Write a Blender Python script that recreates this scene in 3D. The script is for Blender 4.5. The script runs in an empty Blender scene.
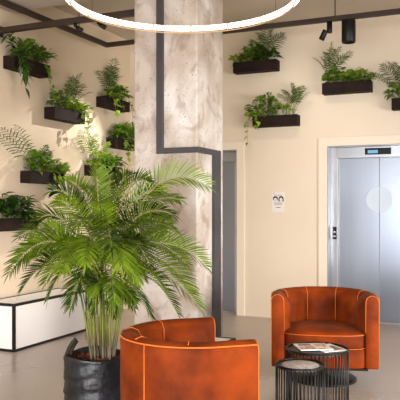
import bpy, math, random
from mathutils import Vector, Matrix, noise

random.seed(7)
PI = math.pi
COL = bpy.context.scene.collection
SC = bpy.context.scene

# ------------------------------------------------------------------ survey of the room
H = 1.40                      # camera height
F = 670.0                     # focal length in pixels of a 400 px frame
HOR = 207.0                   # image row of the horizon
A = math.radians(24.1)        # how far the view axis turns away from +Y
FWD = Vector((-math.sin(A), math.cos(A), 0)); RGT = Vector((math.cos(A), math.sin(A), 0)); UP = Vector((0, 0, 1))
XL, YB, ZC = -4.68, 8.10, 3.70     # left wall, back wall, ceiling


def ray(px, py):
    return FWD + RGT * ((px - 200) / F) + UP * ((HOR - py) / F)


def at_depth(px, py, d):
    return Vector((0, 0, H)) + ray(px, py) * d


def at_x(px, py, x):
    r = ray(px, py); return Vector((0, 0, H)) + r * (x / r.x)


def at_y(px, py, y):
    r = ray(px, py); return Vector((0, 0, H)) + r * (y / r.y)


def cam2w(lat, dep, z=0.0):
    return RGT * lat + FWD * dep + UP * z


# ------------------------------------------------------------------ mesh helper
class MB:
    def __init__(self):
        self.v = []; self.f = []; self.t = []; self.tone = 0.5

    def add(self, verts, faces):
        n = len(self.v)
        self.v += [Vector(p) for p in verts]; self.t += [self.tone] * len(verts)
        self.f += [tuple(i + n for i in f) for f in faces]
        return self

    def box(self, lo, hi):
        x0, y0, z0 = lo; x1, y1, z1 = hi
        return self.add([(x0, y0, z0), (x1, y0, z0), (x1, y1, z0), (x0, y1, z0), (x0, y0, z1), (x1, y0, z1), (x1, y1, z1), (x0, y1, z1)],
                        [(0, 3, 2, 1), (4, 5, 6, 7), (0, 1, 5, 4), (1, 2, 6, 5), (2, 3, 7, 6), (3, 0, 4, 7)])

    def tube(self, pts, r, n=8, cap=True, closed=False):
        pts = [Vector(p) for p in pts]
        m = len(pts); rs = r if isinstance(r, (list, tuple)) else [r] * m
        rings = []; prev = None
        for i, p in enumerate(pts):
            if closed: t = pts[(i + 1) % m] - pts[i - 1]
            else: t = pts[min(i + 1, m - 1)] - pts[max(i - 1, 0)]
            t.normalize()
            if prev is None:
                a = Vector((0, 0, 1)) if abs(t.z) < .9 else Vector((1, 0, 0))
                u = t.cross(a).normalized()
            else:
                u = (prev - t * prev.dot(t)).normalized()
            prev = u; w = t.cross(u)
            rings.append([p + (u * math.cos(2 * PI * k / n) + w * math.sin(2 * PI * k / n)) * rs[i] for k in range(n)])
        vs = [q for rg in rings for q in rg]; fs = []
        for i in range(m if closed else m - 1):
            j = (i + 1) % m
            for k in range(n):
                k2 = (k + 1) % n
                fs.append((i * n + k, i * n + k2, j * n + k2, j * n + k))
        if cap and not closed:
            fs.append(tuple(range(n - 1, -1, -1))); fs.append(tuple((m - 1) * n + k for k in range(n)))
        return self.add(vs, fs)

    def lathe(self, prof, n=32, c=(0, 0, 0), close_ends=True):
        c = Vector(c); vs = []; fs = []
        for r, z in prof:
            for k in range(n):
                a = 2 * PI * k / n
                vs.append(c + Vector((r * math.cos(a), r * math.sin(a), z)))
        for i in range(len(prof) - 1):
            for k in range(n):
                k2 = (k + 1) % n
                fs.append((i * n + k, i * n + k2, (i + 1) * n + k2, (i + 1) * n + k))
        if close_ends:
            fs.append(tuple(range(n - 1, -1, -1))); fs.append(tuple((len(prof) - 1) * n + k for k in range(n)))
        return self.add(vs, fs)

    def blade(self, base, d, side, length, width, rows=4, droop=0.3, fold=0.25, shape=0.7, sag=UP):
        """a leaf: a folded blade with a curved midrib"""
        d = d.normalized(); side = (side - d * side.dot(d)).normalized(); nrm = side.cross(d).normalized()
        vs = []; fs = []
        for i in range(rows + 1):
            t = i / rows
            w = width * .5 * max(0.0, math.sin(PI * min(1, t ** shape))) if 0 < i < rows else (width * .06 if i == 0 else 0.0005)
            c = base + d * (length * t) - sag * (droop * length * t * t)
            vs += [c - side * w + nrm * (fold * w), c, c + side * w + nrm * (fold * w)]
        for i in range(rows):
            a = i * 3
            fs += [(a, a + 1, a + 4, a + 3), (a + 1, a + 2, a + 5, a + 4)]
        return self.add(vs, fs)

    def xform(self, M):
        self.v = [M @ p for p in self.v]; return self

    def build(self, name, mat, parent=None, smooth=True, bevel=0.0, seg=2, sub=0, solid=0):
        me = bpy.data.meshes.new(name)
        me.from_pydata([tuple(p) for p in self.v], [], self.f)
        at = me.attributes.new('tone', 'FLOAT', 'POINT')
        at.data.foreach_set('value', self.t)
        me.materials.append(mat)
        if smooth: me.polygons.foreach_set('use_smooth', [True] * len(me.polygons))
        me.update()
        o = bpy.data.objects.new(name, me); COL.objects.link(o)
        if parent is not None: o.parent = parent
        if solid:
            m = o.modifiers.new('s', 'SOLIDIFY'); m.thickness = solid; m.offset = 0
        if bevel:
            m = o.modifiers.new('b', 'BEVEL'); m.width = bevel; m.segments = seg; m.limit_method = 'ANGLE'
            m.angle_limit = math.radians(40)
            if smooth:
                w = o.modifiers.new('w', 'WEIGHTED_NORMAL'); w.keep_sharp = True
        if sub:
            m = o.modifiers.new('u', 'SUBSURF'); m.levels = sub; m.render_levels = sub
        return o


def tag(o, label=None, cat=None, group=None, kind=None):
    if label: o['label'] = label
    if cat: o['category'] = cat
    if group: o['group'] = group
    if kind: o['kind'] = kind
    return o


def empty(name, loc=(0, 0, 0), rz=0.0):
    o = bpy.data.objects.new(name, None); COL.objects.link(o)
    o.location = loc; o.rotation_euler = (0, 0, rz); o.empty_display_size = .1
    return o


# ------------------------------------------------------------------ materials
def nodes(name):
    m = bpy.data.materials.new(name); m.use_nodes = True
    nt = m.node_tree; b = nt.nodes['Principled BSDF']
    return m, nt, b


def rgb(r, g, b):
    f = lambda c: ((c / 255 + .055) / 1.055) ** 2.4 if c / 255 > .04045 else c / 255 / 12.92
    return (f(r), f(g), f(b), 1)


def mat(name, c1, c2=None, scale=5.0, rough=.6, metal=0.0, bump=0.0, bscale=None, detail=4.0, spec=.5, lo=.35, hi=.65, stretch=(1, 1, 1), sheen=0.0, rough2=None):
    m, nt, b = nodes(name)
    b.inputs['Roughness'].default_value = rough; b.inputs['Metallic'].default_value = metal
    b.inputs['Specular IOR Level'].default_value = spec
    if sheen:
        b.inputs['Sheen Weight'].default_value = sheen; b.inputs['Sheen Roughness'].default_value = .35
        b.inputs['Sheen Tint'].default_value = (1, .55, .25, 1)
    tc = nt.nodes.new('ShaderNodeTexCoord'); mp = nt.nodes.new('ShaderNodeMapping')
    mp.inputs['Scale'].default_value = stretch
    nt.links.new(tc.outputs['Object'], mp.inputs['Vector'])
    nz = nt.nodes.new('ShaderNodeTexNoise'); nz.inputs['Scale'].default_value = scale; nz.inputs['Detail'].default_value = detail
    nt.links.new(mp.outputs['Vector'], nz.inputs['Vector'])
    rp = nt.nodes.new('ShaderNodeValToRGB')
    rp.color_ramp.elements[0].position = lo; rp.color_ramp.elements[1].position = hi
    rp.color_ramp.elements[0].color = c1; rp.color_ramp.elements[1].color = c2 or c1
    nt.links.new(nz.outputs['Fac'], rp.inputs['Fac']); nt.links.new(rp.outputs['Color'], b.inputs['Base Color'])
    if rough2 is not None:
        mr = nt.nodes.new('ShaderNodeMapRange'); mr.inputs[1].default_value = lo; mr.inputs[2].default_value = hi
        mr.inputs[3].default_value = rough; mr.inputs[4].default_value = rough2
        nt.links.new(nz.outputs['Fac'], mr.inputs[0]); nt.links.new(mr.outputs[0], b.inputs['Roughness'])
    if bump:
        n2 = nt.nodes.new('ShaderNodeTexNoise'); n2.inputs['Scale'].default_value = bscale or scale * 4; n2.inputs['Detail'].default_value = 5
        nt.links.new(mp.outputs['Vector'], n2.inputs['Vector'])
        bp = nt.nodes.new('ShaderNodeBump'); bp.inputs['Strength'].default_value = bump; bp.inputs['Distance'].default_value = .01
        nt.links.new(n2.outputs['Fac'], bp.inputs['Height']); nt.links.new(bp.outputs['Normal'], b.inputs['Normal'])
    return m


def leaf_mat(name, dark, light, rough=.42, trans=.35):
    m, nt, b = nodes(name)
    at = nt.nodes.new('ShaderNodeAttribute'); at.attribute_name = 'tone'
    rp = nt.nodes.new('ShaderNodeValToRGB')
    rp.color_ramp.elements[0].color = dark; rp.color_ramp.elements[1].color = light
    nt.links.new(at.outputs['Fac'], rp.inputs['Fac'])
    nt.links.new(rp.outputs['Color'], b.inputs['Base Color'])
    b.inputs['Roughness'].default_value = rough
    tr = nt.nodes.new('ShaderNodeBsdfTranslucent'); nt.links.new(rp.outputs['Color'], tr.inputs['Color'])
    mx = nt.nodes.new('ShaderNodeMixShader'); mx.inputs[0].default_value = trans
    out = nt.nodes['Material Output']
    nt.links.new(b.outputs[0], mx.inputs[1]); nt.links.new(tr.outputs[0], mx.inputs[2]); nt.links.new(mx.outputs[0], out.inputs['Surface'])
    return m


def emit(name, c, s):
    m, nt, b = nodes(name)
    b.inputs['Base Color'].default_value = c
    b.inputs['Emission Color'].default_value = c; b.inputs['Emission Strength'].default_value = s
    return m


def concrete():
    m, nt, b = nodes('raw_concrete')
    tc = nt.nodes.new('ShaderNodeTexCoord')
    def nz(sc, det, st=(1, 1, 1), dist=0):
        mp = nt.nodes.new('ShaderNodeMapping'); mp.inputs['Scale'].default_value = st
        nt.links.new(tc.outputs['Object'], mp.inputs['Vector'])
        n = nt.nodes.new('ShaderNodeTexNoise'); n.inputs['Scale'].default_value = sc; n.inputs['Detail'].default_value = det
        n.inputs['Distortion'].default_value = dist
        nt.links.new(mp.outputs['Vector'], n.inputs['Vector']); return n
    def ramp(fac, els):
        r = nt.nodes.new('ShaderNodeValToRGB'); e = r.color_ramp.elements
        e[0].position, e[0].color = els[0]; e[1].position, e[1].color = els[-1]
        for p, c in els[1:-1]:
            x = e.new(p); x.color = c
        nt.links.new(fac, r.inputs['Fac']); return r
    def mix(fac, a, b_, mode='MIX'):
        x = nt.nodes.new('ShaderNodeMix'); x.data_type = 'RGBA'; x.blend_type = mode
        if isinstance(fac, float): x.inputs[0].default_value = fac
        else: nt.links.new(fac, x.inputs[0])
        nt.links.new(a, x.inputs[6]); nt.links.new(b_, x.inputs[7]); return x.outputs[2]
    big = ramp(nz(2.4, 7, (1, 1, .8), .6).outputs['Fac'], [(.34, rgb(184, 169, 155)), (.5, rgb(208, 197, 187)), (.66, rgb(230, 226, 221))])
    mid = ramp(nz(7, 8, (1, 1, .8), .8).outputs['Fac'], [(.34, rgb(186, 168, 152)), (.48, rgb(255, 255, 255)), (.7, rgb(255, 255, 255))])
    vert = ramp(nz(14, 4, (1, 1, .06)).outputs['Fac'], [(.3, rgb(222, 214, 206)), (.55, rgb(255, 255, 255))])
    pits = ramp(nz(60, 2).outputs['Fac'], [(.27, rgb(110, 95, 85)), (.36, rgb(255, 255, 255))])
    c = mix(.55, big.outputs[0], mid.outputs[0], 'MULTIPLY')
    c = mix(.22, c, vert.outputs[0], 'MULTIPLY'); c = mix(.6, c, pits.outputs[0], 'MULTIPLY')
    nt.links.new(c, b.inputs['Base Color']); b.inputs['Roughness'].default_value = .8
    bp = nt.nodes.new('ShaderNodeBump'); bp.inputs['Strength'].default_value = .35; bp.inputs['Distance'].default_value = .01
    nt.links.new(nz(18, 8).outputs['Fac'], bp.inputs['Height']); nt.links.new(bp.outputs['Normal'], b.inputs['Normal'])
    return m


M = {}
M['plaster'] = mat('cream_plaster', rgb(233, 217, 194), rgb(236, 221, 199), 1.2, .85, bump=.05, bscale=40)
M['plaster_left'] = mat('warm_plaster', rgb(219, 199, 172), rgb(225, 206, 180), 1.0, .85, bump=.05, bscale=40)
M['trim'] = mat('white_trim_paint', rgb(238, 224, 204), rgb(240, 227, 207), 2, .6)
M['ceil'] = mat('painted_ceiling', rgb(196, 182, 166), rgb(206, 192, 176), .8, .9, bump=.1)
M['slab'] = mat('grey_concrete_soffit', rgb(186, 172, 160), rgb(200, 186, 174), 2.0, .9, bump=.2)
M['floor'] = mat('polished_concrete', rgb(178, 165, 154), rgb(200, 188, 178), .9, .26, bump=.02, bscale=6, detail=6, rough2=.4, spec=.4)
M['concrete'] = concrete()
M['steel_dark'] = mat('dark_painted_steel', rgb(66, 64, 66), rgb(78, 75, 76), 3, .5, .2)
M['black_metal'] = mat('black_metal', rgb(16, 13, 12), rgb(22, 18, 17), 6, .45, .3)
M['track'] = mat('brown_black_metal', rgb(52, 40, 32), rgb(62, 49, 39), 4, .55, .1)
M['planter'] = mat('dark_brown_planter', rgb(33, 24, 21), rgb(44, 32, 28), 8, .8, bump=.05, spec=.15)
M['soil'] = mat('potting_soil', rgb(40, 26, 18), rgb(70, 46, 32), 40, .95, bump=.6)
M['bark'] = mat('bark_mulch', rgb(62, 30, 18), rgb(136, 76, 46), 45, .9, bump=.8, lo=.4, hi=.6)
M['steel'] = mat('brushed_steel', rgb(140, 148, 160), rgb(150, 156, 166), 3, .33, .75, stretch=(1, 1, .1))
M['steel_frame'] = mat('pale_brushed_steel', rgb(164, 167, 172), rgb(174, 175, 178), 3, .3, .75)
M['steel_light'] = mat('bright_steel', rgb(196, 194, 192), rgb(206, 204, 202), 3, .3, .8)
M['sticker'] = mat('frosted_sticker', rgb(206, 220, 235), rgb(210, 224, 238), 3, .6)
M['black_gloss'] = mat('black_glass', rgb(14, 16, 20), rgb(20, 22, 26), 3, .12)
M['white_panel'] = mat('white_panel', rgb(240, 236, 233), rgb(243, 239, 236), 2, .55)
M['paper'] = mat('white_paper', rgb(238, 230, 224), rgb(240, 233, 228), 4, .7)
M['ink'] = mat('black_ink', rgb(36, 30, 30), None, 4, .7)
M['ink_grey'] = mat('grey_ink', rgb(150, 142, 140), None, 4, .7)
M['velvet'] = mat('orange_velvet', rgb(78, 26, 2), rgb(148, 58, 5), 4.5, .7, bump=.3, bscale=9, detail=6, spec=.15, sheen=.05, lo=.30, hi=.70)
M['piping'] = mat('bright_orange_piping', rgb(214, 104, 24), rgb(222, 112, 30), 8, .6, sheen=.3)
M['bag'] = mat('black_grow_bag', rgb(17, 18, 20), rgb(28, 29, 32), 10, .45, bump=1.0, bscale=16)
M['cane'] = None
M['table_top'] = mat('dark_table_top', rgb(62, 58, 58), rgb(74, 70, 70), 12, .35)
M['terrazzo'] = mat('speckled_grey_top', rgb(176, 166, 158), rgb(208, 200, 194), 70, .5, lo=.45, hi=.55)
M['print_warm'] = mat('printed_picture', rgb(196, 120, 92), rgb(236, 214, 196), 30, .4, lo=.42, hi=.58)
M['print_red'] = mat('printed_red', rgb(178, 74, 52), rgb(214, 150, 120), 40, .4)
M['print_dark'] = mat('printed_dark', rgb(84, 66, 62), rgb(160, 132, 118), 50, .4)
M['tube'] = emit('glowing_tube', (1, .84, .60, 1), 5.0)
M['ring'] = mat('pale_ring_profile', rgb(214, 176, 134), rgb(220, 184, 142), 4, .45)
M['palm'] = leaf_mat('areca_leaf', rgb(10, 36, 3), rgb(136, 166, 30), .42, .24)
M['palm_rib'] = leaf_mat('areca_rib', rgb(120, 140, 40), rgb(176, 176, 70), .45, .1)
M['leaf_a'] = leaf_mat('broad_leaf', rgb(36, 68, 16), rgb(128, 168, 50), .38, .3)
M['leaf_b'] = leaf_mat('lime_leaf', rgb(66, 106, 18), rgb(178, 206, 70), .4, .35)
M['leaf_c'] = leaf_mat('small_palm_leaf', rgb(38, 66, 24), rgb(110, 138, 62), .45, .3)
M['leaf_d'] = leaf_mat('deep_leaf', rgb(20, 44, 16), rgb(70, 104, 38), .35, .25)
M['stem'] = leaf_mat('green_stem', rgb(70, 92, 34), rgb(120, 128, 58), .5, .0)


def cane_mat():
    m, nt, b = nodes('cane_green_to_grey')
    tc = nt.nodes.new('ShaderNodeTexCoord'); sp = nt.nodes.new('ShaderNodeSeparateXYZ')
    nt.links.new(tc.outputs['Object'], sp.inputs[0])
    mr = nt.nodes.new('ShaderNodeMapRange'); mr.inputs[1].default_value = .40; mr.inputs[2].default_value = .85
    nt.links.new(sp.outputs[2], mr.inputs[0])
    rp = nt.nodes.new('ShaderNodeValToRGB'); e = rp.color_ramp.elements
    e[0].color = rgb(128, 112, 96); e[1].color = rgb(60, 98, 18)
    x = e.new(.22); x.color = rgb(96, 88, 48); x = e.new(.45); x.color = rgb(122, 126, 26)
    nt.links.new(mr.outputs[0], rp.inputs[0])
    nz = nt.nodes.new('ShaderNodeTexNoise'); nz.inputs['Scale'].default_value = 60
    mx = nt.nodes.new('ShaderNodeMix'); mx.data_type = 'RGBA'; mx.blend_type = 'OVERLAY'; mx.inputs[0].default_value = .5
    nt.links.new(rp.outputs[0], mx.inputs[6]); nt.links.new(nz.outputs['Color'], mx.inputs[7])
    nt.links.new(mx.outputs[2], b.inputs['Base Color']); b.inputs['Roughness'].default_value = .45
    return m


M['cane'] = cane_mat()

# ------------------------------------------------------------------ room shell
XR, YF = 4.0, -3.0
tag(MB().box((XL - .2, YF, -.1), (XR, YB + .6, 0)).build('floor', M['floor'], smooth=False), 'pale polished concrete floor of the lift lobby', 'floor', kind='structure')
tag(MB().box((XL - .2, YF, ZC), (XR, YB + .6, ZC + .1)).build('ceiling', M['ceil'], smooth=False), 'tan painted ceiling above the hanging track', 'ceiling', kind='structure')
BY = 5.60
tag(MB().box((XL, YF, 3.44), (XR, BY, ZC)).build('ceiling_soffit', M['slab'], smooth=False), 'lower grey concrete ceiling soffit at the top edge', 'ceiling', kind='structure')
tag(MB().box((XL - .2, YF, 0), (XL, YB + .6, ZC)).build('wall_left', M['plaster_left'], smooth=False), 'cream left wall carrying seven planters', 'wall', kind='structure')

# lift openings in the back wall
E1 = (-1.924, -.744); E2 = (-4.28, -3.10); ZO = 2.14; DR = .20
wb = MB()
for x0, x1 in ((XL, E2[0]), (E2[1], E1[0]), (E1[1], XR)):
    wb.box((x0, YB, 0), (x1, YB + .6, ZC))
for e in (E1, E2):
    wb.box((e[0], YB, ZO), (e[1], YB + .6, ZC))
tag(wb.build('wall_back', M['plaster'], smooth=False), 'cream back wall with the lift openings', 'wall', kind='structure')
for i, e in enumerate((E1, E2)):
    w = .105
    t = MB().box((e[0] - w, YB - .018, 0), (e[0], YB + .0, ZO + w)).box((e[1], YB - .018, 0), (e[1] + w, YB, ZO + w)).box((e[0], YB - .018, ZO), (e[1], YB, ZO + w))
    tag(t.build('trim_%d' % (i + 1), M['trim'], smooth=False, bevel=.004),
        ['flat cream architrave around the wide right lift', 'flat cream architrave around the lift behind the column'][i], 'door trim', kind='structure')


def lift(n, e, label):
    d = empty('door_%d' % n, (e[0], YB, 0)); tag(d, label, 'lift', kind='structure')
    W = e[1] - e[0]; fw = .085; yf = .17; yd = .215; ztop = 2.0
    fr = MB().box((0, 0.002, 0), (.012, yf, ZO)).box((W - .012, 0.002, 0), (W, yf, ZO)).box((.012, .002, ZO - .012), (W - .012, yf, ZO))
    fr.box((0, yf, 0), (fw, yf + .10, ZO)).box((W - fw, yf, 0), (W, yf + .10, ZO)).box((fw, yf, ztop), (W - fw, yf + .10, ZO))
    fr.build('steel_frame', M['steel_frame'], d, smooth=False, bevel=.003)
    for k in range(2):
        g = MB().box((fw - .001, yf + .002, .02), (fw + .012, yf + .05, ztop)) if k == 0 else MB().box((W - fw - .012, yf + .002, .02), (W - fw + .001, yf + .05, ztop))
        g.build('highlight_strip', M['steel_light'], d, smooth=False)  # brighter steel strip stands in for the highlight along the frame edge
    mid = W / 2
    for k in range(2):
        a, b_ = (fw + .012, mid - .003) if k == 0 else (mid + .003, W - fw - .012)
        p = MB().box((a, yd, .012), (b_, yd + .03, ztop)).build('door_panel', M['steel'], d, smooth=False, bevel=.002)
        r = .153; s = -1 if k == 0 else 1; cx = mid + s * .003; cz = 1.49
        vs = [(cx, yd - .0015, cz + r), ]
        arc = [(cx + s * r * math.sin(PI * j / 24), yd - .0015, cz + r * math.cos(PI * j / 24)) for j in range(25)]
        f = tuple(range(25)) if k == 1 else tuple(range(24, -1, -1))
        o = MB().add(arc, [f]).build('round_sticker', M['sticker'], p, smooth=False)
        o['label'] = 'pale half disc marking on the door panel'
    MB().box((fw, yf + .0, 0), (W - fw, yf + .11, .011)).build('threshold', M['steel_light'], d, smooth=False)
    dp = MB().box((mid - .165, yf - .006, 2.035), (mid + .145, yf, 2.115)).build('display_panel', M['black_gloss'], d, smooth=False, bevel=.004)
    MB().box((mid - .13, yf - .0075, 2.052), (mid - .01, yf - .0062, 2.09)).build('display_reflection', emit('reflection_blue', rgb(110, 165, 205), .35), dp, smooth=False)  # glowing patch imitates the bluish reflection on the black display
    bx = .03 if n == 1 else W - .075
    cp = MB().box((bx, yf - .012, 1.0), (bx + .052, yf, 1.155)).build('call_panel', M['black_gloss'], d, smooth=False, bevel=.004)
    btn = MB().lathe([(.013, 0), (.013, .004), (.010, .005)], 16).xform(Matrix.Translation((bx + .026, yf - .012, 1.09)) @ Matrix.Rotation(PI / 2, 4, 'X'))
    btn.build('call_button', M['steel_light'], cp)
    MB().box((bx + .014, yf - .0125, 1.03), (bx + .038, yf - .0121, 1.045)).build('call_sign', M['paper'], cp, smooth=False)


lift(1, E1, 'wide steel lift with round pale marking across its doors')
lift(2, E2, 'narrow sliver of steel lift showing right behind the column')

# concrete column
T0 = 5.85
CX1 = -.4124 * T0; CY0 = .911 * T0; CX0 = -.5201 * T0; CY1 = 1.0138 * T0
tag(MB().box((CX0, CY0, 0), (CX1, CY1, ZC)).build('column', M['concrete'], smooth=False, bevel=.012), 'rough grey and pink concrete column in the middle of the lobby', 'column', kind='structure')
# flat steel bar stepping round the column
p0 = at_y(157.6, 150, CY0).x; p1 = at_y(164.2, 150, CY0).x
zt = at_y(180, 147.6, CY0).z; zb = at_y(180, 153.2, CY0).z
ya = at_x(211.8, 200, CX1).y; yb2 = at_x(218.2, 200, CX1).y
s = .03
ch = MB()
ch.box((p0, CY0 - s, zb), (p1, CY0 - .001, 3.44))
ch.box((p1, CY0 - s, zb), (CX1 + s, CY0 - .001, zt))
ch.box((CX1 + .001, CY0 - .001, zb), (CX1 + s, ya, zt))
ch.box((CX1 + .001, ya, 0.001), (CX1 + s, yb2, zt))
tag(ch.build('trim_3', M['steel_dark'], smooth=False, bevel=.003), 'dark grey steel bar stepping across and down the concrete column', 'steel bar', kind='structure')

# ------------------------------------------------------------------ ceiling track frame
XT, YT = -4.44, 7.10
tr = empty('lighting_track', (XT, YT, 3.38))
tag(tr, 'dark metal lighting track frame hung along both walls', 'lighting track')
def tb(lo, hi, nm):
    o = Vector((XT, YT, 3.38))
    MB().box(tuple(Vector(lo) - o), tuple(Vector(hi) - o)).build(nm, M['track'], tr, smooth=False, bevel=.004)
tb((XT - .028, 3.6, 3.38), (XT + .028, YT + .028, 3.43), 'side_rail')
tb((XT + .028, YT - .028, 3.38), (XR - 1.5, YT + .028, 3.43), 'back_rail')
for q in ((XT, 6.5), (-3.9, YT), (-1.6, YT), (0.2, YT)):
    MB().tube([Vector((q[0] - XT, q[1] - YT, .05)), Vector((q[0] - XT, q[1] - YT, ZC - 3.38))], .006).build('hanger_rod', M['track'], tr)
BZ = 3.175
bm_ = empty('cross_beam', (XL, 5.42, BZ))
tag(bm_, 'dark steel cross beam between left wall and concrete column', 'beam')
MB().box((0.0, -.035, 0.0), (CX0 - XL, .035, .05)).build('beam', M['track'], bm_, smooth=False, bevel=.004)
MB().box((-.0, -.06, -.03), (.008, .06, .08)).build('wall_plate', M['track'], bm_, smooth=False, bevel=.002)
MB().box((CX0 - XL - .008, -.06, -.03), (CX0 - XL, .06, .08)).build('wall_plate', M['track'], bm_, smooth=False, bevel=.002)
tag(MB().tube([(XL + 2.5, 7.0, ZC - .025), (XR - 1, 7.0, ZC - .025)], .012).build('conduit', M['track']), 'thin dark conduit pipe along the ceiling above the back track', 'pipe')

def spot(px, y, kind, label, zt=3.38):
    c = at_y(px, 20, y); c.z = zt
    o = empty('spotlight', c); tag(o, label, 'spotlight', 'track spotlights')
    if kind == 'big':
        MB().lathe([(.022, 0), (.022, -.012)], 16).build('mount', M['black_metal'], o)
        MB().lathe([(.0, -.012), (.07, -.012), (.073, -.018), (.073, -.238), (.068, -.245), (.060, -.245), (.055, -.20), (.0, -.20)], 40, close_ends=False).build('housing', M['black_metal'], o)
        MB().lathe([(.054, -.203), (.054, -.199)], 24).build('lens', M['steel_dark'], o)
    else:
        MB().lathe([(.029, -.001), (.029, -.115), (.025, -.12)], 24).build('driver_box', M['black_metal'], o)
        d = Vector((-.45, -.25, -1)).normalized() if kind == 'left' else Vector((-.55, .2, -1)).normalized()
        st = RGT * -.045 + Vector((0, 0, -.10))
        MB().tube([Vector((0, 0, -.105)), st + d * .02], .008).build('swivel_arm', M['black_metal'], o)
        h = st - d * .01
        MB().tube([h, h + d * .004, h + d * .105, h + d * .11], [.026, .029, .031, .028], 24).build('lamp_head', M['black_metal'], o)
    return o

spot(348.6, YT, 'big', 'large black cylinder spotlight hanging from the back track')
spot(329.5, YT, 'right', 'small black swivel spotlight beside the large cylinder spotlight')
def mini(px, label):
    c = at_y(px, 14, 5.42); o = empty('spotlight', Vector((c.x, 5.42, BZ - .001))); tag(o, label, 'spotlight', 'small spots under the cross beam')
    MB().lathe([(.018, 0), (.018, -.03), (.012, -.034)], 16).build('mount', M['black_metal'], o)
    MB().tube([Vector((0, 0, -.03)), Vector((.03, 0, -.05)), Vector((.07, .01, -.075))], [.012, .022, .024], 14).build('lamp_head', M['black_metal'], o)
mini(75.5, 'tiny dark spot lamp under the cross beam, left of the other')
mini(98.5, 'tiny dark spot lamp under the cross beam, nearer the column')

# ------------------------------------------------------------------ ring pendant
hh = 1.40; RR = .547 * hh; RD = 3.237 * hh; rlat = (185 - 200) / F * (RD + RR)
rc = cam2w(rlat, RD, H + hh)
rg = empty('ring_pendant', rc); tag(rg, 'large glowing ring pendant light hanging at the top of the room', 'pendant light')
NR = 128
def circ(r, z, n=NR): return [Vector((r * math.cos(2 * PI * k / n), r * math.sin(2 * PI * k / n), z)) for k in range(n)]
MB().tube(circ(RR + .012, .014), .020, 12, closed=True).build('tube_light', M['tube'], rg)
lo = MB()
prof = [(RR - .012, -.030), (RR - .004, -.030), (RR - .004, -.022), (RR - .012, -.022)]
vs = []; fs = []
for k in range(NR):
    a = 2 * PI * k / NR
    for r, z in prof: vs.append((r * math.cos(a), r * math.sin(a), z))
for k in range(NR):
    for j in range(4):
        k2 = (k + 1) % NR; j2 = (j + 1) % 4
        fs.append((k * 4 + j, k2 * 4 + j, k2 * 4 + j2, k * 4 + j2))
lo.add(vs, fs).build('lower_hoop', M['ring'], rg, smooth=False)
for k in range(16):
    a = A + PI / 2 - math.radians(3.5 + 22.5 * k); d = Vector((math.cos(a), math.sin(a), 0)); tg = Vector((-d.y, d.x, 0))
    c_ = d * (RR + .012) + UP * .014
    MB().tube([c_ - tg * .006, c_ + tg * .006], .0212, 12).build('joint_band', M['ring'], rg)
    MB().tube([d * (RR - .008) + UP * -.026, d * (RR + .004) + UP * -.006], .004, 6).build('clip', M['ring'], rg)
for k in range(3):
    a = A + 2 * PI * k / 3 - PI / 2; d = Vector((math.cos(a), math.sin(a), 0)) * (RR + .012)
    MB().tube([d + UP * .012, d + UP * (3.44 - H - hh)], .0015, 5).build('cable', M['black_metal'], rg)

# ------------------------------------------------------------------ white benches with black frames
def framed_box(name, lo, hi, label, cat, t=.026):
    c = Vector(((lo[0] + hi[0]) / 2, (lo[1] + hi[1]) / 2, lo[2]))
    o = empty(name, c); tag(o, label, cat)
    l = Vector(lo) - c; h = Vector(hi) - c
    g = .004
    MB().box((l.x + g, l.y + g, l.z + g), (h.x - g, h.y - g, h.z - g)).build('body', M['white_panel'], o, smooth=False)
    f = MB()
    for x in (l.x, h.x - t):
        for y in (l.y, h.y - t):
            f.box((x, y, l.z), (x + t, y + t, h.z))
        for z in (l.z, h.z - t):
            f.box((x, l.y + t, z), (x + t, h.y - t, z + t))
    for y in (l.y, h.y - t):
        for z in (l.z, h.z - t):
            f.box((l.x + t, y, z), (h.x - t, y + t, z + t))
    f.build('frame', M['black_metal'], o, smooth=False)
framed_box('bench', (XL + .02, 5.154, 0), (-4.265, 6.40, .465), 'long white box bench with black edging along the left wall', 'bench')
q = at_depth(235.8, 338, 5.11)
zq = q.z
framed_box('low_table', (q.x - .56, q.y - .48, 0), (q.x, q.y, zq), 'low white table with black edging behind the back-turned armchair', 'table', .02)

# ------------------------------------------------------------------ notice on the wall
nc = at_y(278.3, 202, YB)
no = empty('notice', (nc.x, YB - .001, nc.z)); tag(no, 'small white paper notice with two masked faces on the back wall', 'notice')
MB().box((-.082, -.002, -.128), (.082, 0, .128)).build('sheet', M['paper'], no, smooth=False)
for sx in (-1, 1):
    fx = sx * .037; fz = .042
    face = empty('face_icon'); face.parent = no
    n = 20
    hair = [(fx + .032 * math.cos(2 * PI * k / n), -.0026, fz + .033 * math.sin(2 * PI * k / n)) for k in range(n)]
    m_ = MB().add(hair, [tuple(range(n))])
    if sx > 0: m_.box((fx - .034, -.0027, fz - .036), (fx - .018, -.0025, fz)).box((fx + .018, -.0027, fz - .036), (fx + .034, -.0025, fz))
    m_.build('hair', M['ink'], face, smooth=False)
    MB().add([(fx + .021 * math.cos(2 * PI * k / n), -.0031, fz - .014 + .026 * math.sin(2 * PI * k / n)) for k in range(n)], [tuple(range(n))]).build('face', M['paper'], face, smooth=False)
    MB().add([(fx - .019, -.0036, fz - .010), (fx + .019, -.0036, fz - .010), (fx + .014, -.0036, fz - .034), (fx, -.0036, fz - .038), (fx - .014, -.0036, fz - .034)], [(0, 1, 2, 3, 4)]).build('mask', M['sticker'], face, smooth=False)
MB().box((-.06, -.0027, .083), (.05, -.0021, .089)).build('text_line', M['ink_grey'], no, smooth=False)
MB().box((-.062, -.0027, .104), (-.05, -.0021, .116)).build('corner_mark', M['ink_grey'], no, smooth=False)
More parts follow.
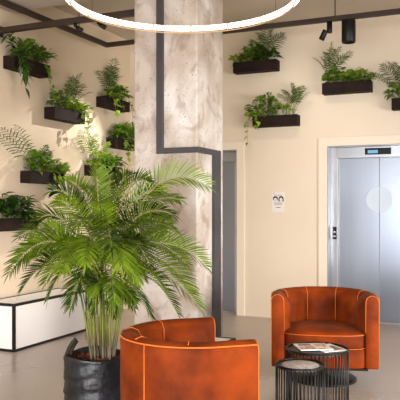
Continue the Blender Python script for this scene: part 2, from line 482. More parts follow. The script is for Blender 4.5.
for j, (a, b_) in enumerate(((-.058, .058), (-.05, .05), (-.055, .05))): MB().box((a, -.0027, -.012 - j * .012), (b_, -.0021, -.007 - j * .012)).build('text_line', M['ink_grey'], no, smooth=False)
MB().box((-.03, -.0027, -.071), (.03, -.0021, -.064)).build('bold_line', M['ink'], no, smooth=False)

# ------------------------------------------------------------------ armchairs
RIM = .71; HB = .14
HW = .362; RO = .050; FY = -.225       # centre line half width, half thickness, y of the arm fronts


def upath(s):
    """point and outward normal of the U centre line, s 0..1 from the +x arm front round the back to the -x arm front"""
    st = 0.0 - FY; arc = PI * HW; L = 2 * st + arc; d = s * L
    if d < st: return Vector((HW, FY + d, 0)), Vector((1, 0, 0))
    if d < st + arc:
        a = (d - st) / HW
        n = Vector((math.cos(a), math.sin(a), 0)); return n * HW, n
    d -= st + arc
    return Vector((-HW, -d, 0)), Vector((-1, 0, 0))


def ulen(): return 2 * (-FY) + PI * HW


def arm_scale(s):
    """the arms draw in a little at their fronts"""
    return 1.0


def make_chair(loc, rz, label):
    o = empty('armchair', loc, rz); tag(o, label, 'armchair', 'orange velvet tub armchairs')
    # outer shell, swept U
    prof = [(RO, HB), (RO, HB + .02)] + [(RO + .006, .4), (RO + .006, .62)]
    for k in range(9):
        a = PI * k / 8
        prof.append((.004 + (RO + .004) * math.cos(a), RIM - .052 + .052 * math.sin(a)))
    prof += [(-RO, .6), (-RO, .22), (-RO, HB)]
    sh = MB(); vs = []; fs = []; n = len(prof); NS = 72
    stations = [(0, .80), (.003, .93), (.008, 1.0)] + [(.008 + .984 * k / NS, 1.0) for k in range(1, NS)] + [(.992, 1.0), (.997, .93), (1, .80)]
    for s, q in stations:
        p, nn = upath(s)
        for off, z in prof:
            zz = z if z < .3 else RIM - (RIM - z) - (1 - q) * .05 * (1 if z > .55 else 0)
            vs.append(p + nn * (off * q) + UP * zz)
    for i in range(len(stations) - 1):
        for k in range(n):
            k2 = (k + 1) % n
            fs.append((i * n + k, (i + 1) * n + k, (i + 1) * n + k2, i * n + k2))
    fs.append(tuple(range(n))); fs.append(tuple((len(stations) - 1) * n + k for k in range(n - 1, -1, -1)))
    sh.add(vs, fs).build('shell', M['velvet'], o)
    # padded inner panels
    L = ulen(); cuts = [.02, .225, .41, .59, .775, .98]
    for j in range(5):
        s0, s1 = cuts[j] + .003, cuts[j + 1] - .003
        pm = MB(); vs = []; fs = []; NU, NV = 14, 10
        for iu in range(NU + 1):
            u = iu / NU; s = s0 + (s1 - s0) * u; p, nn = upath(s)
            bu = (1 - abs(2 * u - 1) ** 3.5)
            for iv in range(NV + 1):
                v = iv / NV; z = .30 + (RIM - .012 - .30) * v
                bv = 1 - max(0, (v - .72) / .28) ** 2 * .97
                off = -RO + .012 - (.012 + .050 * bu * bv) + (.03 * max(0, (v - .75) / .25) ** 2)
                vs.append(p + nn * off + UP * z)
        for iu in range(NU):
            for iv in range(NV):
                a = iu * (NV + 1) + iv
                fs.append((a, a + 1, a + NV + 2, a + NV + 1))
        pm.add(vs, fs).build('inner_panel', M['velvet'], o)
    # piping: outer rim line, inner rim line, panel seams
    def line(off, z, s0=.004, s1=.996, nn_=80):
        return [upath(s0 + (s1 - s0) * k / nn_)[0] + upath(s0 + (s1 - s0) * k / nn_)[1] * off + UP * z for k in range(nn_ + 1)]
    pp = line(RO + .004, RIM - .020)
    MB().tube(pp, .0045, 6).build('rim_piping', M['piping'], o)
    for s in (.004, .996):                                  # edging round each arm front
        p, nn = upath(s); y = -1
        pts = [p + nn * (RO + .001) + UP * HB, p + nn * (RO + .004) + UP * .5, p + nn * (RO + .004) + UP * (RIM - .045)]
        pts = [p + nn * (.004 + (RO) * math.cos(PI * k / 8)) + UP * (RIM - .052 + .050 * math.sin(PI * k / 8)) for k in range(9)]
        pts = [p + nn * (RO + .002) + UP * (HB + .01)] + pts + [p + nn * (-RO + .002) + UP * .42]
        MB().tube([q_ + Vector((0, -.004, 0)) for q_ in pts], .003, 6).build('arm_piping', M['piping'], o)
    for c in cuts[1:-1]:
        p, nn = upath(c)
        pts = [p + nn * (-RO - .006) + UP * z for z in (.40, .5, .6, .66)] + [p + nn * (-RO + .012) + UP * (RIM - .012), p + nn * (0) + UP * (RIM + .002), p + nn * (RO - .01) + UP * (RIM - .008)]
        MB().tube(pts, .0028, 6).build('seam_piping', M['piping'], o)
    # seam on the outside of the shell
    for c in (.36, .64):
        p, nn = upath(c)
        MB().tube([p + nn * (RO + .0065) + UP * z for z in (HB + .01, .4, .62, RIM - .022)], .003, 6).build('outer_seam', M['piping'], o)

    # seat cushion and seat base: D shaped plan
    def plan(r, fy, bulge, n=56):
        pts = []
        for k in range(n):
            a = 2 * PI * k / n
            c, s_ = math.cos(a), math.sin(a)
            if s_ >= 0: pts.append((r * c, r * s_ - .0))
            else:
                e = .26
                x = r * math.copysign(abs(c) ** e, c) if abs(c) > 1e-6 else 0
                y = -(abs(s_) ** e) * (-fy)
                pts.append((x, y - bulge * max(0, 1 - (x / r) ** 2) * abs(s_)))
        return pts
    def slab(layers, fy, bulge):
        m_ = MB(); vs = []; fs = []; n = 56
        for inset, z in layers:
            for x, y in plan(HW - RO + .004 - inset, fy + inset, bulge, n): vs.append((x, y, z))
        for i in range(len(layers) - 1):
            for k in range(n):
                k2 = (k + 1) % n
                fs.append((i * n + k, i * n + k2, (i + 1) * n + k2, (i + 1) * n + k))
        fs.append(tuple(range(n - 1, -1, -1))); fs.append(tuple((len(layers) - 1) * n + k for k in range(n)))
        return m_.add(vs, fs)
    slab([(.02, .295), (.004, .30), (0, .315), (0, .395), (.006, .412), (.022, .424), (.06, .434), (.12, .441), (.2, .444)], FY - .015, .045).build('seat_cushion', M['velvet'], o)
    slab([(-.008, HB), (-.014, HB + .01), (-.014, .285), (.0, .294)], FY + .006, .03).build('seat_base', M['velvet'], o)
    fr = [(x, y, .402) for x, y in plan(HW - RO + .005, FY - .017, .046)]
    sel = [p for p in fr if p[1] < -.10]; sel.sort(key=lambda p: math.atan2(p[1] , p[0]))
    MB().tube(sel, .003, 6).build('cushion_piping', M['piping'], o)
    fr = [(x, y, .297) for x, y in plan(HW - RO + .005, FY - .017, .044)]
    sel = [p for p in fr if p[1] < -.10]; sel.sort(key=lambda p: math.atan2(p[1], p[0]))
    MB().tube(sel, .003, 6).build('cushion_piping', M['piping'], o)
    b = MB().lathe([(.27, 0), (.27, .012), (.26, .018), (.06, .026), (.035, .05), (.035, HB + .005)], 48)
    b.build('swivel_base', M['black_metal'], o)
    MB().box((-.33, -.26, HB - .008), (.33, .20, HB + .004)).build('underframe', M['black_metal'], o, smooth=False)
    return o


# right chair: faces the camera
c = cam2w(1.005, 5.47); fa = math.atan2(-.99, -.13)           # facing in camera axes (lat, depth)
make_chair(c, fa + A + PI / 2, 'orange velvet tub armchair facing forward with its round seat in view')
c = cam2w(-.03, 3.79); fa = math.atan2(.29, .97)
make_chair(c, fa + A + PI / 2, 'orange velvet tub armchair seen from behind, beside the potted palm')

# ------------------------------------------------------------------ wire side tables and magazines
def wire_table(c, r, h, nrod, top, name_top, label):
    o = empty('side_table', c); tag(o, label, 'side table', 'round wire side tables')
    ring = lambda rr, z: [Vector((rr * math.cos(2 * PI * k / 64), rr * math.sin(2 * PI * k / 64), z)) for k in range(64)]
    MB().tube(ring(r, h), .0065, 8, closed=True).build('top_ring', M['black_metal'], o)
    MB().tube(ring(r, .008), .007, 8, closed=True).build('foot_ring', M['black_metal'], o)
    MB().lathe([(r - .005, h - .016), (r - .005, h - .008), (r - .009, h - .005)], 64).build('tray', M['table_top'], o)
    if name_top == 'inlay': MB().lathe([(r - .034, h - .005), (r - .034, h - .002), (r - .036, h - .001)], 64).build('inlay', top, o)['label'] = 'pale speckled inlay'
    for k in range(nrod):
        a = 2 * PI * (k + .5) / nrod
        MB().tube([Vector((r * math.cos(a), r * math.sin(a), z)) for z in (.004, h)], .0032, 6).build('rod', M['black_metal'], o)
    return o
tc_big = cam2w(.787, 4.50); tc_small = cam2w(.612, 4.09)
wire_table(tc_big, .205, .45, 48, M['table_top'], 'tray', 'larger round black wire side table with magazines on top')
wire_table(tc_small, .148, .44, 40, M['terrazzo'], 'inlay', 'smaller round black wire side table with empty pale grey top')

def magazine(c, rz, w, d, t, label, style):
    o = empty('magazine', c, rz); tag(o, label, 'magazine', 'magazines on the larger wire table')
    MB().box((-w / 2, -d / 2, 0), (w / 2, d / 2, t - .001)).build('pages', M['paper'], o, smooth=False)
    cv = MB().box((-w / 2 - .001, -d / 2 - .001, t - .001), (w / 2 + .001, d / 2 + .001, t)).build('cover', M['paper'], o, smooth=False)
    for k, (x0, y0, x1, y1, mm) in enumerate(style):
        MB().box((w * (x0 - .5), d * (y0 - .5), t), (w * (x1 - .5), d * (y1 - .5), t + .0005)).build('printed_picture', M[mm], cv, smooth=False)
zt_ = .4465
b0 = cam2w(.80, 4.52)
magazine((b0.x + .055, b0.y + .02, zt_), A + .35, .17, .22, .006, 'lower magazine with dark picture, slid out to one side', [(.1, .1, .9, .7, 'print_dark'), (.1, .76, .7, .9, 'print_red')])
magazine((b0.x - .035, b0.y - .015, zt_ + .0065), A + .12, .22, .20, .007, 'upper white magazine with warm pictures on its cover', [(.06, .1, .55, .55, 'print_warm'), (.1, .62, .5, .92, 'print_dark'), (.6, .3, .95, .92, 'print_warm'), (.6, .08, .8, .22, 'print_red')])

# ------------------------------------------------------------------ plants
def rv(a=1.0): return Vector((random.uniform(-a, a), random.uniform(-a, a), random.uniform(-a, a)))


def bez(a, b, c, t): return a * ((1 - t) ** 2) + b * (2 * t * (1 - t)) + c * (t * t)


def frond_mesh(a, b, c, nl, ll, lw, roll, stemr, bare=.22, vee=.35, droop=.35):
    """rachis along a bezier plus paired leaflets; returns (leaflets, rib)"""
    lf = MB(); rb = MB(); N = 18
    pts = [bez(a, b, c, k / N) for k in range(N + 1)]
    base_tone = random.uniform(.08, .75)
    rb.tone = random.random()
    rb.tube(pts, [stemr * (1 - .75 * k / N) for k in range(N + 1)], 5)
    for i in range(nl):
        t = bare + (1 - bare) * (i + .5) / nl
        p = bez(a, b, c, t); tg = (bez(a, b, c, min(1, t + .02)) - bez(a, b, c, t - .02)).normalized()
        sd = tg.cross(UP)
        if sd.length < .05: sd = RGT.copy()
        sd.normalize(); nr = sd.cross(tg).normalized()
        sd, nr = sd * math.cos(roll) + nr * math.sin(roll), nr * math.cos(roll) - sd * math.sin(roll)
        q = (t - bare) / (1 - bare)
        L = ll * (.55 + .45 * math.sin(PI * min(1, .18 + q * .72))) * (1 - .45 * q ** 4) * random.uniform(.88, 1.1)
        fwd = .55 + .75 * q
        for s in (-1, 1):
            d = (sd * s + tg * fwd + nr * (vee + random.uniform(-.08, .08)) + rv(.07)).normalized()
            lf.tone = min(1, max(0, base_tone + random.uniform(-.2, .25)))
            lf.blade(p, d, tg.cross(d).cross(d), L, lw, rows=4, droop=droop * random.uniform(.6, 1.4), fold=.2, shape=.75)
    d = (c - b).normalized()
    lf.blade(c, d, sd, ll * .45, lw, rows=4, droop=droop, fold=.2)
    return lf, rb


# the big areca palm in its grow bag
PD = 4.45
pc = cam2w((96.5 - 200) / F * PD, PD)
palm = empty('potted_palm', pc); tag(palm, 'tall bushy green palm in a black grow bag on the floor', 'potted plant')
BR, BH = .212, .425
bag = MB(); n = 72; prof = [(.0, 0), (.93, 0.0), (.98, .02)] + [(1.0, .02 + (BH - .02) * k / 26) for k in range(1, 27)] + [(.975, BH + .004), (.955, BH - .005), (.95, BH - .05), (.94, BH - .09)]
vs = []; fs = []
for i, (r, z) in enumerate(prof):
    for k in range(n):
        a = 2 * PI * k / n
        w = 1.0
        if 3 <= i:
            w += .034 * noise.noise(Vector((math.cos(a) * 2.2, math.sin(a) * 2.2, z * 26))) + .012 * noise.noise(Vector((math.cos(a) * 5, math.sin(a) * 5, z * 50 + 9)))
            w -= .026 * max(0, math.sin(z * 72 + 1.5 * math.sin(a * 2 + .5) + .6 * math.sin(a * 7))) ** 4
        zz = z + (.008 * math.sin(a * 3 + 1) if z > BH * .9 else 0)
        vs.append((BR * r * w * math.cos(a), BR * r * w * math.sin(a), zz))
for i in range(len(prof) - 1):
    for k in range(n):
        k2 = (k + 1) % n; fs.append((i * n + k, i * n + k2, (i + 1) * n + k2, (i + 1) * n + k))
bago = bag.add(vs, fs).build('grow_bag', M['bag'], palm)
# strap handle standing up on the left of the rim
hb = RGT * (-BR * .90) + FWD * (-.05); hd = RGT
st = [hb + UP * (BH - .07), hb + UP * BH, hb + UP * (BH + .045) + RGT * .016, hb + UP * (BH + .085) + RGT * .040, hb + UP * (BH + .104) + RGT * .056, hb + UP * (BH + .102) + RGT * .066 + FWD * .008, hb + UP * (BH + .08) + RGT * .056 + FWD * .018, hb + UP * (BH + .035) + RGT * .032 + FWD * .022, hb + UP * (BH - .05) + RGT * .016 + FWD * .02]
hm = MB(); vs = []; fs = []
for i, p in enumerate(st):
    t = (st[min(i + 1, len(st) - 1)] - st[max(i - 1, 0)]).normalized()
    w = (RGT * .55 + FWD * -.83); w = (w - t * w.dot(t)).normalized(); nn = t.cross(w)
    for a_, b_ in ((-1, -1), (1, -1), (1, 1), (-1, 1)): vs.append(p + w * (a_ * .022) + nn * (b_ * .003))
for i in range(len(st) - 1):
    for k in range(4):
        k2 = (k + 1) % 4; fs.append((i * 4 + k, i * 4 + k2, (i + 1) * 4 + k2, (i + 1) * 4 + k))
fs += [(3, 2, 1, 0), tuple((len(st) - 1) * 4 + k for k in range(4))]
hm.add(vs, fs).build('strap_handle', M['bag'], bago, bevel=.001)
fp = -FWD * (BR * 1.005) + RGT * -.055
sc_ = MB()
for (dx, dz, w_, h_) in ((0, 0, .02, .013), (.014, -.008, .014, .012), (-.010, .008, .012, .006)):
    p = fp + RGT * dx + UP * (.165 + dz) - FWD * -.004
    sc_.add([p + RGT * -w_ / 2 + UP * -h_ / 2, p + RGT * w_ / 2 + UP * -h_ / 2 * .6, p + RGT * w_ / 2 * .8 + UP * h_ / 2, p + RGT * -w_ / 2 * .7 + UP * h_ / 2], [(0, 1, 2, 3)])
# soil with bark
so = MB(); vs = []; fs = []; NRg, NA = 14, 60
for i in range(NRg + 1):
    r = BR * .955 * i / NRg
    for k in range(NA):
        a = 2 * PI * k / NA; x, y = r * math.cos(a), r * math.sin(a)
        vs.append((x, y, BH - .045 + .02 * (1 - i / NRg) + .010 * noise.noise(Vector((x * 60, y * 60, 0)))))
for i in range(NRg):
    for k in range(NA):
        k2 = (k + 1) % NA; fs.append((i * NA + k, (i + 1) * NA + k, (i + 1) * NA + k2, i * NA + k2))
for j in range(420):
    r = BR * .93 * math.sqrt(random.random()); a = random.uniform(0, 2 * PI); s = random.uniform(.004, .011)
    c = Vector((r * math.cos(a), r * math.sin(a), BH - .034 + .02 * (1 - r / BR))); R = Matrix.Rotation(random.uniform(0, PI), 3, rv().normalized())
    n0 = len(vs); vs += [c + R @ Vector((x * s * 1.3, y * s * .6, z * s * .4)) for x, y, z in ((-1, -1, -1), (1, -1, -1), (1, 1, -1), (-1, 1, -1), (-1, -1, 1), (1, -1, 1), (1, 1, 1), (-1, 1, 1))]
    fs += [tuple(n0 + q for q in f) for f in ((0, 3, 2, 1), (4, 5, 6, 7), (0, 1, 5, 4), (1, 2, 6, 5), (2, 3, 7, 6), (3, 0, 4, 7))]
so.add(vs, fs).build('bark_mulch', M['bark'], palm, smooth=False)

def pl(px, py, dd=0.0):
    return at_depth(px, py, PD + dd) - pc

canes = []
for i in range(20):
    bx = 91.5 + 22.5 * (i + random.uniform(.1, .9)) / 20; bx = max(90, min(116, bx)); dd = random.uniform(-.09, .09)
    b = pl(bx, 300, dd); b.z = BH - .04
    top = pl(102 + (bx - 103) * random.uniform(1.4, 2.8) + random.uniform(-6, 6), random.uniform(250, 300), dd * 1.6 + random.uniform(-.05, .05))
    mid = (b + top) / 2 + (b - top).cross(UP).cross(UP) * 0.05 + rv(.008)
    mid.x = b.x * .6 + top.x * .4; mid.y = b.y * .6 + top.y * .4
    pts = [bez(b, mid, top, k / 10) for k in range(11)]
    r0 = random.uniform(.0048, .0088)
    c_ = MB().tube(pts, [r0 * (1.15 if k == 0 else 1 - .045 * k) for k in range(11)], 8)
    c_.build('cane', M['cane'], palm); canes.append(top)
# thin shoots low down
FR = [  # base px,py ; ctrl px,py ; tip px,py ; depth of ctrl and tip ; roll
    (112, 262, 148, 150, 205, 187, .05, .05, .9), (98, 268, 50, 212, 9, 274, -.05, -.1, -.7), (96, 270, 55, 240, 22, 292, -.1, -.25, -.6),
    (100, 262, 88, 190, 70, 182, .1, .15, .5), (104, 258, 112, 180, 128, 176, .05, .1, -.5), (108, 262, 128, 185, 160, 192, .15, .2, .5),
    (110, 264, 155, 195, 184, 238, -.15, -.3, .6), (112, 268, 165, 222, 206, 268, .0, -.1, .7), (112, 272, 155, 250, 200, 308, .05, .05, .7),
    (110, 274, 148, 255, 178, 312, -.1, -.2, .6), (98, 264, 62, 196, 36, 222, .05, .05, -.6), (96, 266, 60, 215, 30, 246, .15, .25, -.5),
    (100, 260, 78, 200, 55, 200, -.15, -.25, -.4), (104, 258, 100, 190, 96, 172, -.1, -.15, .3), (106, 264, 130, 215, 150, 262, -.35, -.6, .3),
    (100, 266, 78, 225, 62, 272, -.35, -.6, -.3), (103, 262, 105, 205, 112, 246, -.4, -.7, .1), (108, 262, 135, 200, 172, 214, -.1, -.15, .8),
    (98, 268, 70, 240, 44, 282, -.2, -.4, -.4), (112, 268, 150, 225, 186, 262, .2, .3, .5), (100, 260, 86, 195, 84, 190, .25, .45, .2),
    (106, 260, 118, 195, 140, 205, .25, .45, .2), (110, 268, 160, 240, 192, 292, .2, .25, .5), (96, 268, 50, 225, 18, 262, .1, .15, -.6),
    (102, 264, 95, 220, 86, 262, -.35, -.62, 0), (106, 264, 122, 225, 134, 285, -.25, -.5, .2), (98, 270, 66, 250, 50, 300, -.05, -.15, -.5),
    (112, 272, 140, 245, 164, 290, -.2, -.4, .5), (104, 258, 122, 170, 150, 182, -.05, -.05, .6), (98, 260, 80, 185, 52, 192, 0, 0, -.6),
    (104, 262, 104, 200, 100, 205, -.25, -.4, .1), (110, 262, 140, 190, 180, 200, .1, .2, .6), (98, 272, 82, 258, 70, 305, -.15, -.3, -.2),
    (110, 276, 128, 268, 150, 318, -.1, -.25, .3), (96, 266, 70, 205, 20, 235, .2, .3, -.5), (104, 260, 92, 205, 74, 225, -.3, -.5, -.2),
    (106, 260, 124, 205, 148, 232, -.3, -.5, .3), (102, 262, 112, 215, 120, 265, -.4, -.68, 0), (108, 262, 145, 205, 168, 225, .25, .4, .3),
    (100, 264, 75, 215, 45, 255, .2, .35, -.4), (103, 258, 98, 185, 84, 186, .05, .1, -.2), (105, 258, 110, 188, 110, 178, .1, .2, .2),
]
for k in range(20):
    an = 2 * PI * (k + random.random()) / 20; ex = math.cos(an); ez = -math.sin(an)
    r_ = random.uniform(.45, .95)
    FR.append((103 + ex * 8, 276, 103 + ex * 48 * r_, 236 + random.uniform(-18, 14), 103 + ex * 92 * r_, 266 + random.uniform(-40, 36) + (14 if ez < 0 else -16), ez * .28 * r_, ez * .62 * r_, random.uniform(-.7, .7)))
for k in range(8):
    an = random.uniform(0, 2 * PI); ex = math.cos(an); ez = -math.sin(an); r_ = random.uniform(.5, 1)
    FR.append((103 + ex * 6, 298 + random.uniform(-8, 14), 103 + ex * 22 * r_, 270 + random.uniform(-10, 16), 103 + ex * 52 * r_, 290 + random.uniform(-26, 28), ez * .15 * r_, ez * .36 * r_, random.uniform(-.8, .8)))
for (bx, by, cx, cy, tx_, ty, d1, d2, roll) in FR:
    dd = random.uniform(-.06, .06)
    a = min(canes, key=lambda q: (q - pl(bx, by, dd)).length) if (random.random() < .6 and by < 285) else pl(bx, by + 6, dd)
    j = lambda s: random.uniform(-s, s)
    b = pl(cx + j(3), cy + j(3), d1); c = pl(tx_ + j(2), ty + j(2), d2)
    Ln = (c - a).length
    lf, rb = frond_mesh(a, b, c, 30, .20 * min(1.0, .38 + Ln * .75), .0112, roll + j(.3), .0042, bare=.24, vee=random.uniform(.15, .6), droop=random.uniform(.08, .38))
    fo = lf.build('frond', M['palm'], palm)
    rb.build('midrib', M['palm_rib'], fo)

# ------------------------------------------------------------------ wall planters
PLN, PLB, PDP, PHT = .60, .575, .145, .13


def mini_palm(o, base, hgt, lean, nf=7, matn='leaf_c', spread=1.0):
    hgt *= 1.18
    lf = MB(); rb = MB(); al = MB()
    outv = o['_n']; outv = Vector(outv); along = Vector((-outv.y, outv.x, 0)) if abs(outv.y) > .5 else Vector((0, 1, 0))
    for i in range(nf):
        u = -1 + 2 * (i + random.uniform(.1, .9)) / nf
        out = along * (u * hgt * .42 * spread) + outv * random.uniform(-.02, .09)
        h_ = hgt * random.uniform(.75, 1.0) * (1 - .35 * abs(u))
        b = base + out * .30 + UP * h_ * .72 + lean * hgt * .35; c = base + out * 1.25 + UP * h_ + lean * hgt
        l2, r2 = frond_mesh(base + rv(.01), b, c, 9, .085 * hgt / .32, .0125, random.uniform(-.9, .9), .0025, bare=.38, vee=.3, droop=.4)
        lf.add(l2.v, l2.f); lf.t[-len(l2.t):] = l2.t; rb.add(r2.v, r2.f)
    p = rb.build('small_palm', M['stem'], o); lf.build('foliage', M[matn], p)


def leafy(o, base, w, h, nl, size, matn, along, outv, trail=0, name='leafy_plant', broad=.8):
    lf = MB(); sm = MB()
    nl = int(nl * 1.3); size *= 1.12; h *= 1.3
    for i in range(nl):
        u = random.uniform(-1, 1); v = random.uniform(-.25, 1); q = random.uniform(.1, 1) ** .7
        hh_ = h * q * (1 - .45 * u * u)
        tip = base + along * (u * w) + outv * (v * .085 * (.5 + q)) + UP * hh_
        root = base + along * (u * w * .45) + rv(.006)
        d = (along * u * .8 + outv * (v * .9 + .25) + UP * random.uniform(-.25, .9) + rv(.45)).normalized()
        sd = d.cross(UP + rv(.4))
        lf.tone = min(1, max(0, .25 + .45 * q + random.uniform(-.25, .25)))
        s = size * random.uniform(.65, 1.2)
        lf.blade(tip, d, sd, s, s * broad * random.uniform(.8, 1.1), rows=5, droop=random.uniform(.1, .45), fold=.3, shape=.62)
        if i % 2 == 0:
            sm.tone = random.random(); sm.tube([root, (root + tip) / 2 + UP * .01, tip], .0016, 4, cap=False)
    for k in range(trail):
        u = random.uniform(-.9, .9); p = base + along * (u * w) + outv * .07 + UP * .02; pts = [p]
        d = along * random.uniform(-.2, .35) + outv * .5
        for j in range(random.randint(4, 7)):
            p = p + d * .03 + UP * (-.012 - .012 * j) ; pts.append(p)
            lf.tone = random.uniform(.35, 1)
            ld = (rv(1) + outv * .5 - UP * .5).normalized(); s = size * random.uniform(.6, 1)
            lf.blade(p, ld, ld.cross(UP + rv(.3)), s, s * broad, rows=5, droop=.2, fold=.25, shape=.62)
            d = d * .75 + along * random.uniform(-.1, .15)
        sm.tube(pts, .0016, 4, cap=False)
    p = sm.build(name, M['stem'], o); lf.build('foliage', M[matn], p)


def sprig(o, base, h, lean, nl, size, matn, name='upright_plant'):
    """upright stem with alternate pointed leaves"""
    lf = MB(); sm = MB()
    for st_ in range(3):
        top = base + UP * h * random.uniform(.7, 1) + lean * h * random.uniform(.5, 1.2) + rv(.03)
        mid = base + UP * h * .55 + lean * h * .2
        sm.tube([bez(base, mid, top, k / 6) for k in range(7)], .0025, 5)
        for i in range(nl):
            t = .25 + .75 * i / (nl - 1); p = bez(base, mid, top, t)
            d = (rv(1) + UP * .35).normalized()
            lf.tone = random.uniform(.1, .8); s = size * random.uniform(.7, 1.15)
            lf.blade(p, d, d.cross(UP + rv(.3)), s, s * .42, rows=5, droop=.25, fold=.3, shape=.8)
    p = sm.build(name, M['stem'], o); lf.build('foliage', M[matn], p)


def planter(wall, p, label):
    """wall 'L': p is the wall-side bottom corner nearest the viewer; wall 'B': p is the bottom left corner on the front face plane"""
    if wall == 'L':
        o = empty('wall_planter', (XL + .002, p.y + PLN / 2, p.z), 0); along = Vector((0, 1, 0)); outv = Vector((1, 0, 0))
    else:
        o = empty('wall_planter', (p.x + PLB / 2, YB - .002, p.z), 0); along = Vector((1, 0, 0)); outv = Vector((0, -1, 0))
    tag(o, label, 'wall planter', 'planters on the ' + ('left wall' if wall == 'L' else 'back wall'))
    o['_n'] = outv
    T = .010; b = MB()
    def bx(a0, a1, o0, o1, z0, z1, mb=b):
        q0 = along * a0 + outv * o0; q1 = along * a1 + outv * o1
        mb.box((min(q0.x, q1.x), min(q0.y, q1.y), z0), (max(q0.x, q1.x), max(q0.y, q1.y), z1))
    hl = (PLN if wall == 'L' else PLB) / 2
    bx(-hl, hl, 0, T, 0, PHT); bx(-hl, hl, PDP - T, PDP, 0, PHT); bx(-hl, -hl + T, T, PDP - T, 0, PHT); bx(hl - T, hl, T, PDP - T, 0, PHT); bx(-hl + T, hl - T, T, PDP - T, 0, T)
    b.build('planter_box', M['planter'], o, smooth=False)
    s_ = MB(); bx(-hl + T, hl - T, T, PDP - T, PHT - .04, PHT - .02, s_); s_.build('soil', M['soil'], o, smooth=False)
    e = lambda a, f=.5: along * (a * hl) + outv * (PDP * f) + UP * (PHT - .02)
    return o, along, outv, e


def left_at(px, py): return at_x(px, py, XL)


# A : top left, broad dark leaves hanging at the near end
o, al, ou, e = planter('L', left_at(3, 68.5), 'wall planter uppermost on the left wall, dark broad leaves trailing over its near end')
leafy(o, e(.0), .26, .17, 80, .075, 'leaf_a', al, ou, 1, broad=.6); leafy(o, e(.62), .12, .15, 55, .065, 'leaf_a', al, ou, 2, broad=.7)
sprig(o, e(-.75), .26, al * -.35 + ou * .1, 6, .10, 'leaf_d'); leafy(o, e(-.98, .8), .05, .04, 10, .12, 'leaf_d', al, ou, 4, name='trailing_plant', broad=.45)
sprig(o, e(-.1), .22, al * .25, 6, .085, 'leaf_d')
# B
o, al, ou, e = planter('L', left_at(44, 118.7), 'wall planter on the left wall with an arching small palm, second from the top')
leafy(o, e(-.65), .13, .15, 55, .062, 'leaf_a', al, ou, 0, broad=.7); sprig(o, e(-.55), .24, al * -.2, 6, .08, 'leaf_a')
mini_palm(o, e(.35), .40, al * .12, 8, 'leaf_c', 1.1); leafy(o, e(.1), .16, .10, 60, .062, 'leaf_b', al, ou, 0); leafy(o, e(.65), .17, .09, 70, .065, 'leaf_b', al, ou, 4, name='trailing_plant')
# C
o, al, ou, e = planter('L', left_at(96, 106.7), 'wall planter high on the left wall nearest the concrete column')
mini_palm(o, e(-.35), .44, al * .0, 9, 'leaf_c', .9); leafy(o, e(-.2), .14, .16, 60, .065, 'leaf_a', al, ou, 0); leafy(o, e(.4), .20, .14, 60, .07, 'leaf_a', al, ou, 2)
leafy(o, e(-.7, .9), .08, .03, 10, .09, 'leaf_b', al, ou, 2, name='trailing_plant')
# D
o, al, ou, e = planter('L', left_at(20, 183), 'wall planter on the left wall with a long frond leaning out past its near end')
mini_palm(o, e(-.55), .48, al * -.75, 4, 'leaf_c', .5); mini_palm(o, e(-.2), .30, al * .25, 6, 'leaf_c', .8)
leafy(o, e(-.5), .12, .19, 70, .065, 'leaf_a', al, ou, 0); leafy(o, e(.2), .22, .14, 110, .06, 'leaf_b', al, ou, 2, broad=.6); leafy(o, e(.75), .12, .08, 40, .07, 'leaf_b', al, ou, 4, name='trailing_plant')
# E
o, al, ou, e = planter('L', left_at(106, 147.6), 'wall planter on the left wall partly hidden by the concrete column edge')
leafy(o, e(-.5), .14, .13, 60, .07, 'leaf_a', al, ou, 0); leafy(o, e(.3), .24, .17, 100, .075, 'leaf_b', al, ou, 4); leafy(o, e(-.8), .08, .10, 24, .055, 'leaf_c', al, ou, 0, name='small_plant')
# F
o, al, ou, e = planter('L', left_at(-12, 231.5), 'lowest wall planter on the left wall, dark leaves, half behind the palm')
leafy(o, e(-.1), .22, .20, 70, .095, 'leaf_d', al, ou, 0, broad=.7); leafy(o, e(.55), .12, .07, 40, .07, 'leaf_d', al, ou, 0); sprig(o, e(.72), .20, al * .05, 8, .065, 'leaf_a')
leafy(o, e(-.7), .14, .22, 40, .10, 'leaf_d', al, ou, 0, name='small_plant')
# G
o, al, ou, e = planter('L', left_at(84, 175.6), 'brightly lit wall planter with lime leaves on the left wall above the palm')
leafy(o, e(-.2), .22, .14, 90, .06, 'leaf_b', al, ou, 1, broad=.6); mini_palm(o, e(-.6), .42, al * -.35, 7, 'leaf_b', .8); mini_palm(o, e(.0), .34, al * .15, 6, 'leaf_b', .8)
leafy(o, e(.6), .20, .11, 50, .085, 'leaf_a', al, ou, 2); leafy(o, e(-.9, .8), .06, .02, 8, .085, 'leaf_b', al, ou, 2, name='trailing_plant')


def back_at(px, py): return at_y(px, py, YB - PDP)


# back wall
o, al, ou, e = planter('B', back_at(233, 73), 'wall planter on the back wall nearest the column, uppermost there')
leafy(o, e(-.45), .18, .10, 50, .065, 'leaf_b', al, ou, 0, broad=.9); leafy(o, e(-.1), .14, .19, 60, .07, 'leaf_a', al, ou, 0, broad=.95); mini_palm(o, e(.55), .40, al * .0, 9, 'leaf_c', 1.0); leafy(o, e(.5), .14, .13, 60, .07, 'leaf_d', al, ou, 0)
o, al, ou, e = planter('B', back_at(252.5, 127), 'wall planter on the back wall casting a sharp shadow, above the notice')
leafy(o, e(-.5), .20, .21, 110, .062, 'leaf_a', al, ou, 0, broad=.7); leafy(o, e(-.85, .8), .08, .06, 24, .07, 'leaf_b', al, ou, 3, name='trailing_plant'); mini_palm(o, e(.78), .38, al * .05, 9, 'leaf_c', .9); leafy(o, e(.35), .10, .12, 24, .085, 'leaf_b', al, ou, 0, name='small_plant', broad=.4)
sprig(o, e(-.25), .32, al * -.05, 3, .06, 'leaf_c')
o, al, ou, e = planter('B', back_at(322, 94), 'wall planter on the back wall beneath the large cylinder spotlight')
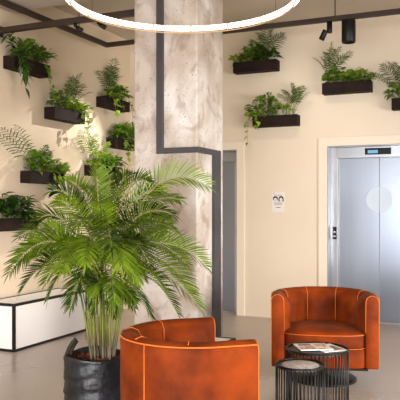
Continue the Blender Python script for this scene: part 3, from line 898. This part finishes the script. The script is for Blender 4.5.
mini_palm(o, e(-.8), .44, al * .12, 8, 'leaf_c', .9); leafy(o, e(-.3), .16, .14, 50, .075, 'leaf_a', al, ou, 0, broad=.95); leafy(o, e(.35), .22, .10, 60, .07, 'leaf_b', al, ou, 0, broad=.95)
sprig(o, e(.5), .19, al * .02, 3, .075, 'leaf_d'); leafy(o, e(.9), .05, .05, 10, .06, 'leaf_a', al, ou, 0, name='small_plant')
o, al, ou, e = planter('B', back_at(391.5, 109.5), 'wall planter on the back wall cut by the picture edge above the lift')
mini_palm(o, e(-.7), .42, al * -.2, 8, 'leaf_c', 1.1); leafy(o, e(-.5), .18, .16, 60, .075, 'leaf_a', al, ou, 0); leafy(o, e(.4), .24, .14, 60, .075, 'leaf_b', al, ou, 0)

for ob in list(bpy.data.objects):
    if '_n' in ob: del ob['_n']

# ------------------------------------------------------------------ light
w = bpy.data.worlds.new('World'); SC.world = w; w.use_nodes = True
bg = w.node_tree.nodes['Background']; bg.inputs[0].default_value = (1.0, .93, .85, 1); bg.inputs[1].default_value = .5


def area(loc, target, sx, sy, e, c, spread=180):
    l = bpy.data.lights.new('area', 'AREA'); l.shape = 'RECTANGLE'; l.size = sx; l.size_y = sy; l.energy = e; l.color = c; l.spread = math.radians(spread)
    o = bpy.data.objects.new('added_fill_light', l); COL.objects.link(o); o.location = loc  # unseen fill light added to brighten the room, no window built
    o.rotation_euler = (Vector(target) - Vector(loc)).to_track_quat('-Z', 'Y').to_euler(); return o


def spotl(loc, target, e, c, ang, blend=.3, size=.02):
    l = bpy.data.lights.new('spot', 'SPOT'); l.energy = e; l.color = c; l.spot_size = math.radians(ang); l.spot_blend = blend; l.shadow_soft_size = size
    o = bpy.data.objects.new('spot_lamp', l); COL.objects.link(o); o.location = loc
    o.rotation_euler = (Vector(target) - Vector(loc)).to_track_quat('-Z', 'Y').to_euler(); return o


area((-1.0, -2.6, 1.2), (-2.5, 6, -.9), 5, 2.0, 168, (.97, .97, 1.0), 85)
area((3.6, 3.5, 1.2), (-2, 6.0, .0), 4, 2.0, 120, (1.0, .96, .91), 85)
spotl((-3.35, 7.9, 3.1), (XL, 6.5, 1.8), 215, (1.0, .97, .92), 50, .6, .010)
spotl((-2.05, 7.05, 3.36), (-2.4, YB, 1.6), 16, (1.0, .92, .80), 120, 1.0, .012)

# ------------------------------------------------------------------ camera
cd = bpy.data.cameras.new('Camera'); cam = bpy.data.objects.new('Camera', cd); COL.objects.link(cam)
cam.location = (0, 0, H); cam.rotation_euler = (PI / 2, 0, A)
cd.sensor_fit = 'HORIZONTAL'; cd.sensor_width = 36; cd.lens = 36 * F / 400; cd.shift_y = (HOR - 200) / 400; cd.clip_start = .05
SC.camera = cam
SC.view_settings.view_transform = 'Standard'; SC.view_settings.look = 'None'
SC.view_settings.exposure = 0.0
